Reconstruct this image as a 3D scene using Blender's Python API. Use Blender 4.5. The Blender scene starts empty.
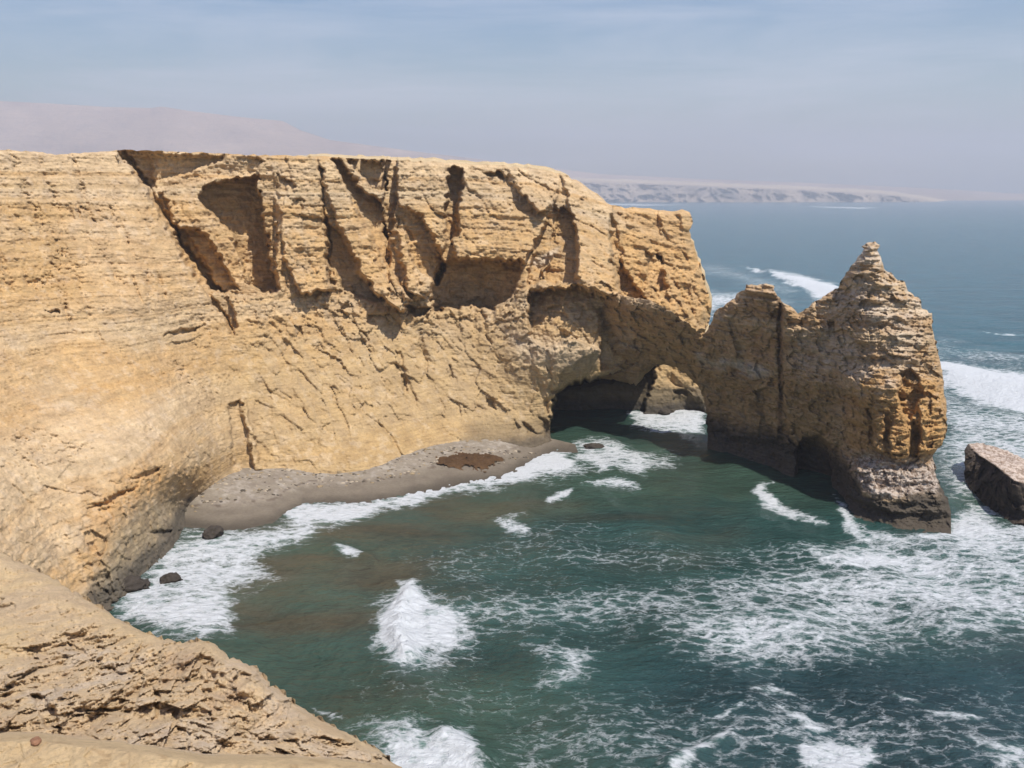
import bpy, math
import numpy as np

# ------------------------------------------------------------------ scene, camera
S = bpy.context.scene
COL = S.collection
H = 45.0                       # eye height above the sea, metres
F = 1000.0                     # focal length in pixels of a 1024 px wide picture
HOR = 195.0
PITCH = math.atan((384 - HOR) / F)
SP, CP = math.sin(PITCH), math.cos(PITCH)
cam = bpy.data.cameras.new('camera')
cam.sensor_width = 36; cam.lens = 36 * F / 1024; cam.clip_start = 0.5; cam.clip_end = 60000
co = bpy.data.objects.new('camera', cam); COL.objects.link(co)
co.location = (0, 0, H); co.rotation_euler = (math.pi / 2 - PITCH, 0, 0)
S.camera = co

def P(px, py, t):
    a = (px - 512) / F; b = (py - 384) / F
    return np.stack([a * t, (CP - SP * b) * t, H - (SP + CP * b) * t], -1)
def tz(py, z=0.0):
    """depth at which the sight line through row py meets height z"""
    return (H - z) / (SP + CP * (py - 384) / F)

# ------------------------------------------------------------------ noise
rng = np.random.default_rng(11)
TAB = rng.random((64, 64, 64)).astype(np.float32)
def vnoise(p, off=0):
    p = np.asarray(p, np.float32) + np.float32(off * 7.31 + 500.0)
    i = np.floor(p).astype(np.int32); f = p - i
    f = f * f * (3 - 2 * f)
    i &= 63; j = (i + 1) & 63
    x, y, z = f[..., 0], f[..., 1], f[..., 2]
    a = TAB[i[..., 0], i[..., 1], i[..., 2]] * (1 - x) + TAB[j[..., 0], i[..., 1], i[..., 2]] * x
    b = TAB[i[..., 0], j[..., 1], i[..., 2]] * (1 - x) + TAB[j[..., 0], j[..., 1], i[..., 2]] * x
    c = TAB[i[..., 0], i[..., 1], j[..., 2]] * (1 - x) + TAB[j[..., 0], i[..., 1], j[..., 2]] * x
    d = TAB[i[..., 0], j[..., 1], j[..., 2]] * (1 - x) + TAB[j[..., 0], j[..., 1], j[..., 2]] * x
    return ((a * (1 - y) + b * y) * (1 - z) + (c * (1 - y) + d * y) * z) * 2 - 1
def fbm(p, oct=5, gain=.5, off=0):
    r = 0; a = 1; n = 0
    for k in range(oct):
        r = r + a * vnoise(p * (2.03 ** k), off + k * 1.7); n += a; a *= gain
    return r / n
def ridged(p, oct=4, off=0):
    r = 0; a = 1; n = 0
    for k in range(oct):
        r = r + a * (1 - np.abs(vnoise(p * (2.1 ** k), off + k * 2.3)) * 2); n += a; a *= .5
    return r / n
def noise1(s, off=0):
    p = np.zeros(s.shape + (3,), np.float32); p[..., 0] = s; p[..., 1] = off * 3.7 + .31; p[..., 2] = off * 1.9 + .77
    return vnoise(p, 0)
def facets(p, tilt=1.0, off=0):
    """broken-rock relief: each cell of a jittered lattice is a plane with its own offset and tilt"""
    p = np.asarray(p, np.float32); i0 = np.floor(p).astype(np.int32)
    best = np.full(p.shape[:-1], 1e9, np.float32); sec = best.copy(); val = np.zeros_like(best)
    for dx in (-1, 0, 1):
        for dy in (-1, 0, 1):
            for dz in (-1, 0, 1):
                c = i0 + np.array([dx, dy, dz], np.int32)
                q = (c + off * 5) & 63
                r1 = TAB[q[..., 0], q[..., 1], q[..., 2]]
                r2 = TAB[q[..., 1], q[..., 2], q[..., 0]]
                r3 = TAB[q[..., 2], q[..., 0], q[..., 1]]
                d = p - c - np.stack([r1, r2, r3], -1)
                dd = (d * d).sum(-1)
                v = (TAB[q[..., 0], q[..., 2], q[..., 1]] - .5) * 2 + tilt * (d[..., 0] * (r2 - .5) + d[..., 1] * (r3 - .5) + d[..., 2] * (r1 - .5)) * 2
                m = dd < best
                sec = np.where(m, best, np.minimum(sec, dd))
                val = np.where(m, v, val); best = np.where(m, dd, best)
    return val, np.sqrt(sec) - np.sqrt(best)
def sst(a, b, x):
    x = np.clip((x - a) / (b - a), 0, 1); return x * x * (3 - 2 * x)

# ------------------------------------------------------------------ outlines
def seg_dist(px, py, poly, closed=True):
    """distance to the outline and the nearest point on it"""
    best = np.full(px.shape, 1e18); nx = px.copy(); ny = py.copy()
    n = len(poly)
    for k in range(n if closed else n - 1):
        ax, ay = poly[k]; bx, by = poly[(k + 1) % n]
        vx, vy = bx - ax, by - ay; L = vx * vx + vy * vy + 1e-9
        u = np.clip(((px - ax) * vx + (py - ay) * vy) / L, 0, 1)
        qx, qy = ax + u * vx, ay + u * vy
        d = (px - qx) ** 2 + (py - qy) ** 2
        m = d < best
        best = np.where(m, d, best); nx = np.where(m, qx, nx); ny = np.where(m, qy, ny)
    return np.sqrt(best), nx, ny
def inside(px, py, poly):
    r = np.zeros(px.shape, bool); n = len(poly)
    for k in range(n):
        ax, ay = poly[k]; bx, by = poly[(k + 1) % n]
        if ay == by: continue
        r ^= ((ay > py) != (by > py)) & (px < (bx - ax) * (py - ay) / (by - ay) + ax)
    return r
def poly_w(px, py, poly, fe):
    """1 inside, 0 outside, feathered over +-fe pixels"""
    w = np.zeros(px.shape)
    xs = [q[0] for q in poly]; ys = [q[1] for q in poly]
    m = (px > min(xs) - fe - 1) & (px < max(xs) + fe + 1) & (py > min(ys) - fe - 1) & (py < max(ys) + fe + 1)
    if m.any():
        x, y = px[m], py[m]
        d = seg_dist(x, y, poly)[0]
        d = np.where(inside(x, y, poly), d, -d)
        w[m] = sst(-fe, fe, d)
    return w
def jag(poly, step=3.0, amp=.8, seed=3, frozen=lambda x, y: False):
    r = np.random.default_rng(seed); out = []
    n = len(poly)
    for k in range(n):
        a = np.array(poly[k], float); b = np.array(poly[(k + 1) % n], float)
        L = np.hypot(*(b - a)); m = max(1, int(L / step)); nv = np.array([-(b - a)[1], (b - a)[0]]) / max(L, 1e-6)
        for j in range(m):
            q = a + (b - a) * j / m
            if not frozen(*q): q = q + nv * r.normal(0, amp) * (0.4 if j == 0 else 1)
            out.append((q[0], q[1]))
    return out
def tps(pts):
    pts = np.array(pts, float); n = len(pts)
    X = pts[:, :2] / 100; v = pts[:, 2]
    d = np.hypot(X[:, None, 0] - X[None, :, 0], X[:, None, 1] - X[None, :, 1])
    K = d ** 2 * np.log(d + 1e-9) + np.eye(n) * .02
    A = np.zeros((n + 3, n + 3)); A[:n, :n] = K; A[:n, n] = 1; A[:n, n + 1:] = X; A[n, :n] = 1; A[n + 1:, :n] = X.T
    w = np.linalg.solve(A, np.r_[v, 0, 0, 0])
    def f(px, py):
        x, y = px / 100, py / 100
        r = w[n] + w[n + 1] * x + w[n + 2] * y
        for k in range(n):
            dd = np.hypot(x - X[k, 0], y - X[k, 1]); r = r + w[k] * dd ** 2 * np.log(dd + 1e-9)
        return r
    return f
def feature(t, px, py, poly, val, fe=1.5, absolute=False):
    w = poly_w(px, py, poly, fe)
    if np.ndim(val):
        A = np.array([[x, y, 1] for x, y in poly], float)
        c = np.linalg.lstsq(A, np.array(val, float), rcond=None)[0]
        v = c[0] * px + c[1] * py + c[2]
    else: v = val
    return t * (1 - w) + v * w if absolute else t + v * w

def rag(px, py, a=1.8, b=2.2, off=200):
    q = np.stack([px * .07, py * .07, 0 * px], -1); r = np.stack([px * .23, py * .23, 0 * px], -1)
    return (px + a * 1.6 * fbm(q, 3, off=off) + b * 1.5 * fbm(r, 2, off=off + 3), py + a * 1.6 * fbm(q, 3, off=off + 5) + b * 1.5 * fbm(r, 2, off=off + 8))
# ------------------------------------------------------------------ mesh making
def mesh_from(name, verts, quads, mat, col=None, attrs=None, smooth=False, link=True):
    me = bpy.data.meshes.new(name)
    nv, nq = len(verts), len(quads)
    me.vertices.add(nv); me.vertices.foreach_set('co', np.asarray(verts, np.float32).ravel())
    me.loops.add(nq * 4); me.loops.foreach_set('vertex_index', np.asarray(quads, np.int32).ravel())
    me.polygons.add(nq); me.polygons.foreach_set('loop_start', np.arange(nq, dtype=np.int32) * 4)
    try: me.polygons.foreach_set('loop_total', np.full(nq, 4, np.int32))
    except Exception: pass
    me.update(calc_edges=True); me.validate()
    if smooth: me.polygons.foreach_set('use_smooth', np.ones(len(me.polygons), bool))
    if col is not None:
        a = me.attributes.new('Col', 'FLOAT_COLOR', 'POINT')
        a.data.foreach_set('color', np.c_[np.clip(col, 0, 1), np.ones(nv)].astype(np.float32).ravel())
    for k, v in (attrs or {}).items():
        a = me.attributes.new(k, 'FLOAT', 'POINT'); a.data.foreach_set('value', np.asarray(v, np.float32).ravel())
    me.materials.append(mat)
    o = bpy.data.objects.new(name, me)
    if link: COL.objects.link(o)
    return o
def grid_cells(poly, step):
    xs = [q[0] for q in poly]; ys = [q[1] for q in poly]
    gx = np.arange(min(xs) - step, max(xs) + 2 * step, step); gy = np.arange(min(ys) - step, max(ys) + 2 * step, step)
    PX, PY = np.meshgrid(gx, gy)
    cx, cy = PX[:-1, :-1] + step / 2, PY[:-1, :-1] + step / 2
    keep = inside(cx, cy, poly)
    nx = PX.shape[1]
    r, c = np.nonzero(keep)
    v0 = r * nx + c
    quads = np.stack([v0, v0 + nx, v0 + nx + 1, v0 + 1], -1)
    used = np.zeros(PX.size, bool); used[quads.ravel()] = True
    idx = -np.ones(PX.size, int); idx[used] = np.arange(used.sum())
    quads = idx[quads]
    px, py = PX.ravel()[used].astype(float), PY.ravel()[used].astype(float)
    # boundary edges, oriented
    e = np.concatenate([quads[:, [0, 1]], quads[:, [1, 2]], quads[:, [2, 3]], quads[:, [3, 0]]])
    key = e.min(1).astype(np.int64) * len(px) + e.max(1)
    u, inv, cnt = np.unique(key, return_inverse=True, return_counts=True)
    be = e[cnt[inv] == 1]
    bv = np.unique(be)
    d, nxp, nyp = seg_dist(px[bv], py[bv], poly)
    m = d < step * 1.5
    px[bv[m]] = nxp[m]; py[bv[m]] = nyp[m]
    return px, py, quads, be, bv
def solid(name, poly, depth, thick, step, mat, colour, smooth=False):
    """closed body: a front surface, a back surface `thick` metres behind and the sides between"""
    px, py, q, be, bv = grid_cells(poly, step)
    t, extra = depth(px, py)
    dist = seg_dist(px, py, poly)[0]
    tb = t + thick(px, py, dist)
    V = P(px, py, t); B = P(px, py, tb)
    n = len(px)
    side = np.stack([be[:, 1], be[:, 0], be[:, 0] + n, be[:, 1] + n], -1)
    quads = np.concatenate([q, q[:, ::-1] + n, side])
    c = colour(V, px, py, extra)
    return mesh_from(name, np.concatenate([V, B]), quads, mat, np.concatenate([c, c]), smooth=smooth)

# ------------------------------------------------------------------ materials
def new_mat(name):
    m = bpy.data.materials.new(name); m.use_nodes = True
    nt = m.node_tree; nt.nodes.clear()
    return m, nt
def N(nt, typ, ins=None, **kw):
    n = nt.nodes.new(typ)
    for k, v in kw.items(): setattr(n, k, v)
    for k, v in (ins or {}).items():
        if isinstance(v, tuple) and len(v) == 2 and hasattr(v[0], 'outputs'):
            nt.links.new(v[0].outputs[v[1]], n.inputs[k])
        else: n.inputs[k].default_value = v
    return n
def ramp(nt, src, stops):
    r = nt.nodes.new('ShaderNodeValToRGB'); nt.links.new(src, r.inputs[0])
    e = r.color_ramp.elements
    while len(e) < len(stops): e.new(.5)
    for k, (p, c) in enumerate(stops):
        e[k].position = p; e[k].color = (c, c, c, 1) if not isinstance(c, tuple) else c + (1,)
    return r
def rock_material(name, scale=1.0, bump=.25, strata=1.0, speck=.0):
    m, nt = new_mat(name)
    geo = N(nt, 'ShaderNodeNewGeometry')
    att = N(nt, 'ShaderNodeAttribute', attribute_name='Col')
    fine = N(nt, 'ShaderNodeTexNoise', {'Vector': (geo, 'Position'), 'Scale': 2.2 * scale, 'Detail': 12.0, 'Roughness': .72})
    mp = N(nt, 'ShaderNodeMapping', {'Vector': (geo, 'Position'), 'Scale': (.25, .25, 3.2)})
    st = N(nt, 'ShaderNodeTexNoise', {'Vector': (mp, 'Vector'), 'Scale': 1.0 * scale, 'Detail': 8.0, 'Roughness': .65, 'Distortion': .3})
    med = N(nt, 'ShaderNodeTexNoise', {'Vector': (geo, 'Position'), 'Scale': .35 * scale, 'Detail': 6.0, 'Roughness': .6})
    r1 = ramp(nt, fine.outputs['Fac'], [(.25, .74), (.5, 1.0), (.75, 1.18)])
    r2 = ramp(nt, st.outputs['Fac'], [(.3, .80), (.5, 1.0), (.7, 1.14)])
    r3 = ramp(nt, med.outputs['Fac'], [(.3, (.86, .84, .84)), (.7, (1.12, 1.12, 1.10))])
    m1 = N(nt, 'ShaderNodeMix', data_type='RGBA', blend_type='MULTIPLY'); m1.inputs[0].default_value = 1
    nt.links.new(att.outputs['Color'], m1.inputs[6]); nt.links.new(r1.outputs[0], m1.inputs[7])
    m2 = N(nt, 'ShaderNodeMix', data_type='RGBA', blend_type='MULTIPLY'); m2.inputs[0].default_value = strata
    nt.links.new(m1.outputs[2], m2.inputs[6]); nt.links.new(r2.outputs[0], m2.inputs[7])
    m3 = N(nt, 'ShaderNodeMix', data_type='RGBA', blend_type='MULTIPLY'); m3.inputs[0].default_value = 1
    nt.links.new(m2.outputs[2], m3.inputs[6]); nt.links.new(r3.outputs[0], m3.inputs[7])
    h = N(nt, 'ShaderNodeMath', operation='ADD'); nt.links.new(fine.outputs['Fac'], h.inputs[0])
    hs = N(nt, 'ShaderNodeMath', operation='MULTIPLY'); nt.links.new(st.outputs['Fac'], hs.inputs[0]); hs.inputs[1].default_value = strata * 1.2
    nt.links.new(hs.outputs[0], h.inputs[1])
    b = N(nt, 'ShaderNodeBump', {'Strength': .8, 'Distance': bump / scale}); nt.links.new(h.outputs[0], b.inputs['Height'])
    p = N(nt, 'ShaderNodeBsdfPrincipled', {'Roughness': .92, 'Specular IOR Level': .15})
    nt.links.new(m3.outputs[2], p.inputs['Base Color']); nt.links.new(b.outputs[0], p.inputs['Normal'])
    o = N(nt, 'ShaderNodeOutputMaterial'); nt.links.new(p.outputs[0], o.inputs[0])
    return m
M_ROCK = rock_material('layered_sandstone', 1.0, .22, 1.0)
M_NEAR = rock_material('crumbling_ground', 3.0, .65, .25)
M_FAR = rock_material('distant_rock', .01, .3, .6)
M_SAND = rock_material('wet_sand', 1.2, .06, .0)

def lerp(a, b, w):
    w = np.asarray(w)[..., None]; return np.asarray(a) * (1 - w) + np.asarray(b) * w
TAN = np.array([.49, .318, .150]); PALE = np.array([.53, .39, .235]); OCHRE = np.array([.46, .265, .095])
GREY = np.array([.34, .275, .19]); WHITE = np.array([.66, .61, .54]); DARK = np.array([.05, .045, .038]); BROWN = np.array([.26, .165, .085])

# ------------------------------------------------------------------ bedding shared by cliff and stack
def bed(V):
    w = fbm(V * .03, 3, off=4)
    return V[:, 2] + .035 * V[:, 0] - .02 * V[:, 1] + 1.6 * w
def ledges(V, s, k=1.0):
    m = .65 + .6 * fbm(V * np.array([.12, .12, .2]), 3, off=9)
    lat = V * np.array([.10, .10, .35])
    a = np.tanh(noise1(s * .45, 1) * 4) * .28 * (.5 + sst(-.2, .3, fbm(lat, 2, off=51))) + np.tanh(noise1(s * 1.2, 2) * 3) * .34 * (.4 + sst(-.2, .3, fbm(lat * 1.7, 2, off=52))) + np.tanh(noise1(s * 2.6, 3) * 3) * .26 * (.4 + sst(-.2, .3, fbm(lat * 2.3, 2, off=53))) + noise1(s * 5.2, 4) * .22
    return a * m * k

# ------------------------------------------------------------------ main cliff
cliff_ctl = [(-180, 148, 128), (0, 150, 150), (60, 153, 158), (115, 152, 166), (200, 152, 178), (330, 156, 190), (450, 162, 202), (560, 172, 208), (600, 196, 208),
    (190, 508, tz(508)), (229, 475, tz(475, 1.8)), (273, 468, tz(468, 2)), (326, 468, tz(468, 2)), (370, 466, tz(466, 2)), (396, 457, tz(457, 2)), (431, 446, tz(446, 2)),
    (484, 446, tz(446, 1)), (537, 450, tz(450)), (552, 442, tz(442)),
    (300, 400, 168), (400, 380, 181), (480, 375, 187), (530, 385, 183), (340, 360, 177),
    (330, 300, 184.5), (480, 300, 197), (260, 292, 174), (190, 330, 163), (200, 420, 153), (420, 290, 192), (300, 225, 184), (450, 230, 199),
    (115, 604, tz(604)), (150, 571, tz(571)), (166, 554, tz(554)), (184, 533, tz(533)),
    (150, 480, 127), (185, 470, 137), (110, 520, 117), (150, 380, 147), (150, 300, 156), (60, 590, 106), (60, 500, 114), (60, 380, 135), (60, 250, 150),
    (0, 560, 98), (0, 480, 108), (0, 380, 126), (0, 250, 142), (-180, 600, 74), (-180, 480, 88), (-180, 380, 102), (-180, 250, 118),
    (560, 300, 184), (600, 290, 187), (540, 340, 181), (600, 240, 198)]
F_CLIFF = tps(cliff_ctl)
cliff_poly = [(-180, 143), (-60, 147), (0, 150), (30, 151.5), (60, 154), (112, 151), (120, 150), (170, 151.5), (230, 154), (330, 157), (400, 160), (450, 163), (500, 166), (540, 169.5),
    (560, 173), (580, 182), (600, 196), (611, 205), (625, 208), (645, 208), (668, 211), (682, 209), (690, 212), (693, 222), (689, 231), (694, 243), (697, 256), (702, 272), (707, 290), (712, 308), (709, 322), (705, 332), (712, 345), (712, 425),
    (640, 428), (560, 470), (540, 475), (190, 545), (110, 640), (-180, 800)]
cliff_out = jag(cliff_poly, 4, .55, 5, lambda x, y: y > 335)

def cliff_depth(px, py):
    t = F_CLIFF(px, py)
    qx, qy = rag(px, py)
    def f(poly, v, fe=1.5, ab=False):
        if not ab: v = np.where(np.array(v, float) > 1.95, np.array(v, float) * 1.4, v)   # alcoves cut deep
        return feature(t, qx, qy, poly, v, fe, ab)
    # far buttress and cave wall seen through the arch
    t = f([(614, 200), (640, 190), (720, 190), (725, 320), (700, 330), (640, 330), (625, 300), (618, 262), (612, 225)], [211, 216, 226, 219, 213, 210, 209, 210, 210], 1.5, True)
    t = f([(625, 330), (725, 330), (725, 440), (625, 440)], [211, 211, 209.5, 209.5], 5, True)
    t = f([(632, 398), (725, 388), (725, 440), (632, 440)], [-.6, -1.2, -1.4, -1], 1.5)
    t = f([(674, 390), (684, 388), (700, 400), (706, 412), (675, 414)], 1.9, 1.5)
    t = f([(551, 440), (551, 412), (556, 395), (567, 386), (588, 380), (612, 375), (640, 364), (655, 360), (654, 386), (646, 402), (640, 440)], 213.5, 1.5, True)
    # cave mouth jamb
    # near headland: bedded slab between the two shadowed alcoves and its ridge
    t = f([(560, 170), (600, 190), (615, 206), (622, 292), (604, 300), (580, 288), (574, 225)], [-1, -1, 0, -4.5, -6, -6.5, -3], 1.5)
    t = f([(609, 213), (640, 228), (672, 282), (700, 330), (660, 334), (622, 306), (612, 262)], [206, 209, 209, 208, 205, 200, 202], 2, True)   # ramp running down to the bridge
    t = f([(609, 216), (616, 222), (623, 266), (636, 292), (621, 288), (614, 252)], [1.2, 1.4, 1.9, 1.9, 1.9, 1.5], 1.6)
    t = f([(646, 250), (660, 256), (667, 288), (660, 292), (648, 275)], 4, 1.5)
    t = f([(680, 212), (694, 208), (694, 232), (684, 230)], -1.5, 2)
    t = f([(655, 205), (660, 205), (662, 235), (659, 236)], 1.5, 1)
    # alcoves
    t = f([(563, 206), (573, 216), (580, 250), (577, 283), (556, 285), (545, 281), (553, 240)], [3, 3, 5, 7.5, 7.5, 7, 4.5], 1.5)
    t = f([(553, 203), (562, 210), (552, 245), (542, 280), (532, 284), (526, 284), (535, 245)], [2, 2.2, 4, 6, 6, 5, 3], 1.5)
    t = f([(530, 292), (580, 286), (622, 300), (640, 330), (605, 352), (570, 338), (548, 347), (532, 340), (529, 315)], [6.5, 6, 4, 3, 4, 5, 5.5, 6, 6], 2)
    t = f([(500, 348), (540, 350), (578, 345), (604, 352), (592, 364), (568, 376), (552, 392), (520, 380)], [0, -.4, -.2, 0, 0, 0, -.2, -.2], 5)
    t = f([(553, 394), (560, 376), (580, 361), (604, 350), (645, 352), (645, 372), (612, 380), (588, 384), (567, 389)], [2, 2, 2, 2, 3, 6, 6, 5, 4], 2.5)
    t = f([(463, 170), (545, 190), (553, 205), (540, 235), (522, 262), (458, 260), (452, 245)], [-2.5, -1.5, -2, -4.5, -6, -6, -4.5], 1.5)
    t = f([(483, 174), (500, 172), (530, 200), (536, 214), (520, 212), (495, 190)], 2.2, 1.5)
    t = f([(433, 312), (430, 294), (441, 264), (455, 258), (521, 261), (518, 281), (511, 297), (492, 309), (470, 305)], [8, 7, 5, 4.5, 4.5, 6, 7, 8, 8], 1.5)
    t = f([(450, 167), (461, 171), (464, 186), (460, 203), (459, 232), (452, 244), (447, 232), (446, 205)], [4, 4.5, 5, 5.5, 5, 4.5, 5, 4.5], 1.4)
    t = f([(397, 162), (446, 165), (448, 200), (444, 245), (440, 262), (425, 300), (408, 290), (398, 240)], [0, 0, -2, -5, -5.5, -4, -4, -3.5], 1.5)
    t = f([(398, 204), (420, 213), (432, 235), (446, 262), (438, 285), (412, 262), (404, 232), (396, 228)], [2, 2.2, 3.6, 6.5, 7, 5.5, 3.6, 3.4], 1.5)
    t = f([(396, 228), (404, 232), (412, 262), (421, 300), (404, 300), (400, 262), (392, 240)], -2, 1.5)
    t = f([(385, 160), (397, 160), (398, 200), (392, 236), (385, 238), (383, 205)], 6, 1.2)
    t = f([(350, 159), (384, 161), (386, 190), (380, 192), (366, 180), (356, 172)], 4.5, 1.2)
    t = f([(333, 158), (342, 160), (352, 178), (366, 192), (380, 200), (388, 238), (390, 285), (402, 303), (380, 268), (366, 235), (351, 200)], [3, 4, 4, 4, 5, 5, 4, 2, 2, 2, 2], 1.5)
    t = f([(320, 157), (333, 158), (352, 198), (376, 248), (410, 300), (402, 312), (384, 302), (364, 275), (340, 228), (327, 190)], [-1, -.5, -2, -4.5, -7, -7.5, -7, -6, -4, -2], 1.5)
    t = f([(322, 215), (338, 232), (362, 278), (384, 302), (372, 302), (345, 290), (330, 262)], 2.2, 1.5)
    t = f([(404, 306), (432, 308), (424, 316), (406, 315)], 3, 1.5)
    t = f([(319, 165), (321, 165), (330, 238), (334, 285), (331, 284), (328, 240)], 1.9, 1)
    # big alcove left of centre
    t = f([(113, 148), (285, 150), (292, 175), (285, 195), (275, 240), (280, 292), (262, 296), (238, 296), (222, 294), (200, 284), (168, 232), (146, 190)],
          [4, 1.5, .8, .5, .5, 1, 1.5, 2, 2, 3.5, 5, 5], 1.3)
    t = f([(113, 148), (240, 150), (262, 162), (255, 174), (215, 178), (180, 187), (150, 189)], [3.0, .8, 1, 2, 2.5, 3, 3], 1.5)
    t = f([(113, 148), (150, 149), (200, 152), (225, 155), (200, 158), (150, 156), (118, 158)], -1.2, 1)
    t = f([(114, 150), (150, 152), (152, 176), (166, 200), (172, 222), (190, 236), (222, 292), (200, 285), (168, 234), (146, 192)], 1.9, 1.8)
    t = f([(197, 200), (208, 184), (230, 179), (258, 176), (262, 217), (270, 256), (278, 291), (262, 292), (250, 284), (243, 268), (234, 237), (211, 213)], [5, 5.5, 6, 6.5, 7, 7.5, 7.5, 7.5, 7, 6.5, 6, 5.5], 1.2)
    t = f([(170, 228), (204, 231), (212, 240), (236, 290), (222, 294), (200, 284)], [3, 3, 3, 4.5, 4.5, 4], 2)
    t = f([(276, 172), (296, 186), (292, 192), (275, 190)], 1.5, 1)
    t = f([(295, 198), (303, 200), (302, 210), (294, 208)], 1.5, 1)
    t = f([(300, 212), (325, 222), (326, 238), (305, 232)], 1.3, 1.2)
    t = f([(200, 284), (222, 294), (232, 300), (236, 335), (228, 330), (215, 305)], 2, 1.5)
    # left face: low rounded spur with cracks
    t = f([(88, 580), (108, 572), (114, 592), (112, 606), (100, 606)], 1.2, 4)
    t = f([(88, 507), (110, 498), (138, 486), (128, 494), (112, 503)], 1.3, 1.2)
    t = f([(128, 480), (148, 472), (163, 467), (160, 473), (150, 478)], 1.2, 1.2)
    t = f([(150, 533), (160, 529), (171, 531), (166, 538)], 1.5, 1.5)
    t = f([(162, 335), (176, 329), (203, 326), (185, 333)], 1.4, 1)
    t = f([(164, 342), (184, 336), (203, 331), (185, 341)], -.8, 1.2)
    t = f([(47, 310), (58, 309), (60, 314)], 1.2, 1)
    # pillar-like rib at the back of the beach
    t = f([(229, 405), (240, 400), (254, 470), (233, 470)], 1.3, 1.2)
    t = f([(241, 398), (247, 398), (262, 470), (255, 472)], -1, 1.2)
    t = f([(504, 166), (545, 170), (560, 180), (552, 205), (538, 214), (522, 190)], [0, 0, -1, -4, -5, -3], 1.5)
    t = f([(276, 160), (318, 160), (326, 240), (330, 292), (300, 292), (284, 250)], [0, 0, -2.5, -4.5, -4.5, -3], 1.5)
    t = f([(150, 190), (200, 188), (214, 232), (236, 292), (222, 292), (172, 226)], [1, 0, -1, -3, -3, -1.5], 1.5)
    t = f([(116, 151), (226, 155), (222, 160), (192, 171), (160, 183), (147, 186)], 1.9, 1.5)
    t = f([(116, 152), (124, 152), (153, 188), (174, 228), (208, 284), (234, 330), (229, 326), (200, 286), (168, 234), (145, 192)], 1.95, 1.4)
    t = f([(617, 258), (623, 268), (636, 288), (650, 302), (640, 303), (622, 297)], [1.98, 2.2, 2.6, 2.6, 3, 3], 1.3)
    t = f([(600, 308), (655, 314), (657, 357), (640, 361), (600, 370)], 193, 2, True)  # unseen rock roof behind the fin, added to keep sun off the cave
    t = f([(120, 150), (270, 152), (276, 190), (278, 290), (238, 300), (212, 290), (172, 230)], [0, 0, 1.2, 5.5, 5.5, 5.5, 3], 1.5)
    # cracks on the pale wall
    for poly, v in (([(396, 350), (400, 352), (408, 392), (405, 394)], 1.2), ([(360, 330), (364, 331), (373, 352), (370, 353)], .9), ([(420, 330), (423, 331), (429, 372), (426, 371)], .9), ([(485, 398), (492, 398), (497, 408), (489, 406)], 1.8),
                    ([(449, 366), (453, 366), (456, 378), (452, 380)], 1.3), ([(480, 310), (486, 318), (490, 345), (484, 335)], 1.2), ([(312, 345), (340, 360), (350, 372), (335, 368)], 1.0),
                    ([(541, 418), (549, 424), (551, 436), (543, 432)], 1.8), ([(522, 420), (529, 426), (536, 434), (526, 432)], 1.5), ([(512, 420), (520, 428), (514, 430)], 1.2)):
        t = f(poly, v, 1.2)
    # undercut foot
    t = f([(464, 443), (500, 440), (552, 438), (556, 452), (500, 455), (466, 448)], -1.2, 1.5)
    V = P(px, py, t)
    s = bed(V) + .22 * np.clip(V[:, 0] - 3, 0, 60)
    u = V[:, 0] * .66 + V[:, 1] * .75
    left = sst(330, 150, px)                                   # weathered smooth slope
    low = sst(28, 14, V[:, 2]) * sst(150, 260, px)              # massive lower beds
    hi = sst(18, 30, V[:, 2])
    right = sst(250, 400, px)
    far = poly_w(px, py, [(553, 382), (632, 376), (632, 376), (725, 360), (725, 440), (553, 440)], 3)
    L = ledges(V, s, 1.0)
    t = t - L * (.32 + .34 * hi * (1 - left * .3) + .15 * right * hi) * (1 - .55 * low)
    fa, e1 = facets(V * np.array([.30, .30, .42]), 1.2, 1)
    fb, e2 = facets(V * np.array([.85, .85, 1.1]), 1.2, 2)
    fc, e3 = facets(V * np.array([2.1, 2.1, 2.6]), 1.0, 3)
    spur = poly_w(px, py, [(80, 600), (85, 500), (140, 462), (200, 470), (200, 530), (120, 620)], 12)
    rough = (.35 + .65 * sst(-.2, .35, fbm(V * .06, 3, off=21))) * (1 - .55 * left) + .6 * spur
    band = np.exp(-((V[:, 2] - 24 - 2 * fbm(V * .05, 2, off=5)) / 6) ** 2) * sst(230, 330, px)   # fractured middle band
    rough = rough * (1 - .55 * low)
    t = t + fa * (.30 * rough + .45 * band) + fb * (.22 * rough + .32 * band) + fc * .09
    Vs = V.copy(); Vs[:, 2] = s
    fs, _ = facets(Vs * np.array([.55, .55, 2.2]), .7, 21); fu, _ = facets(Vs * np.array([1.3, 1.3, 5.0]), .6, 22)
    t = t + (fs * .17 + fu * .13) * (1 - .6 * left) * (.35 + .65 * sst(14, 22, V[:, 2])) * (1 - .5 * low)
    t = t + fbm(V * .07, 4, off=2) * 1.3 * (1 - .3 * left) + fbm(V * .5, 4, off=3) * .28
    lw = sst(4, 7, V[:, 2]) * sst(30, 22, V[:, 2])
    Vv = np.stack([u * .42 + V[:, 2] * .12, V[:, 0] * .3, V[:, 2] * .17], -1); fv, _ = facets(Vv, .9, 27)
    Vw = np.stack([u * 1.1 + V[:, 2] * .3, V[:, 0] * .6, V[:, 2] * .45], -1); fw, _ = facets(Vw, .9, 28)
    t = t + lw * sst(215, 280, px) * (fv * .40 + fw * .17 * (.4 + sst(-.1, .3, fbm(V * .12, 2, off=61))))
    deb = sst(.05, .35, fbm(V * .11, 4, off=62)) * left
    t = t + deb * (fb * .10 + fc * .10)
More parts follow.
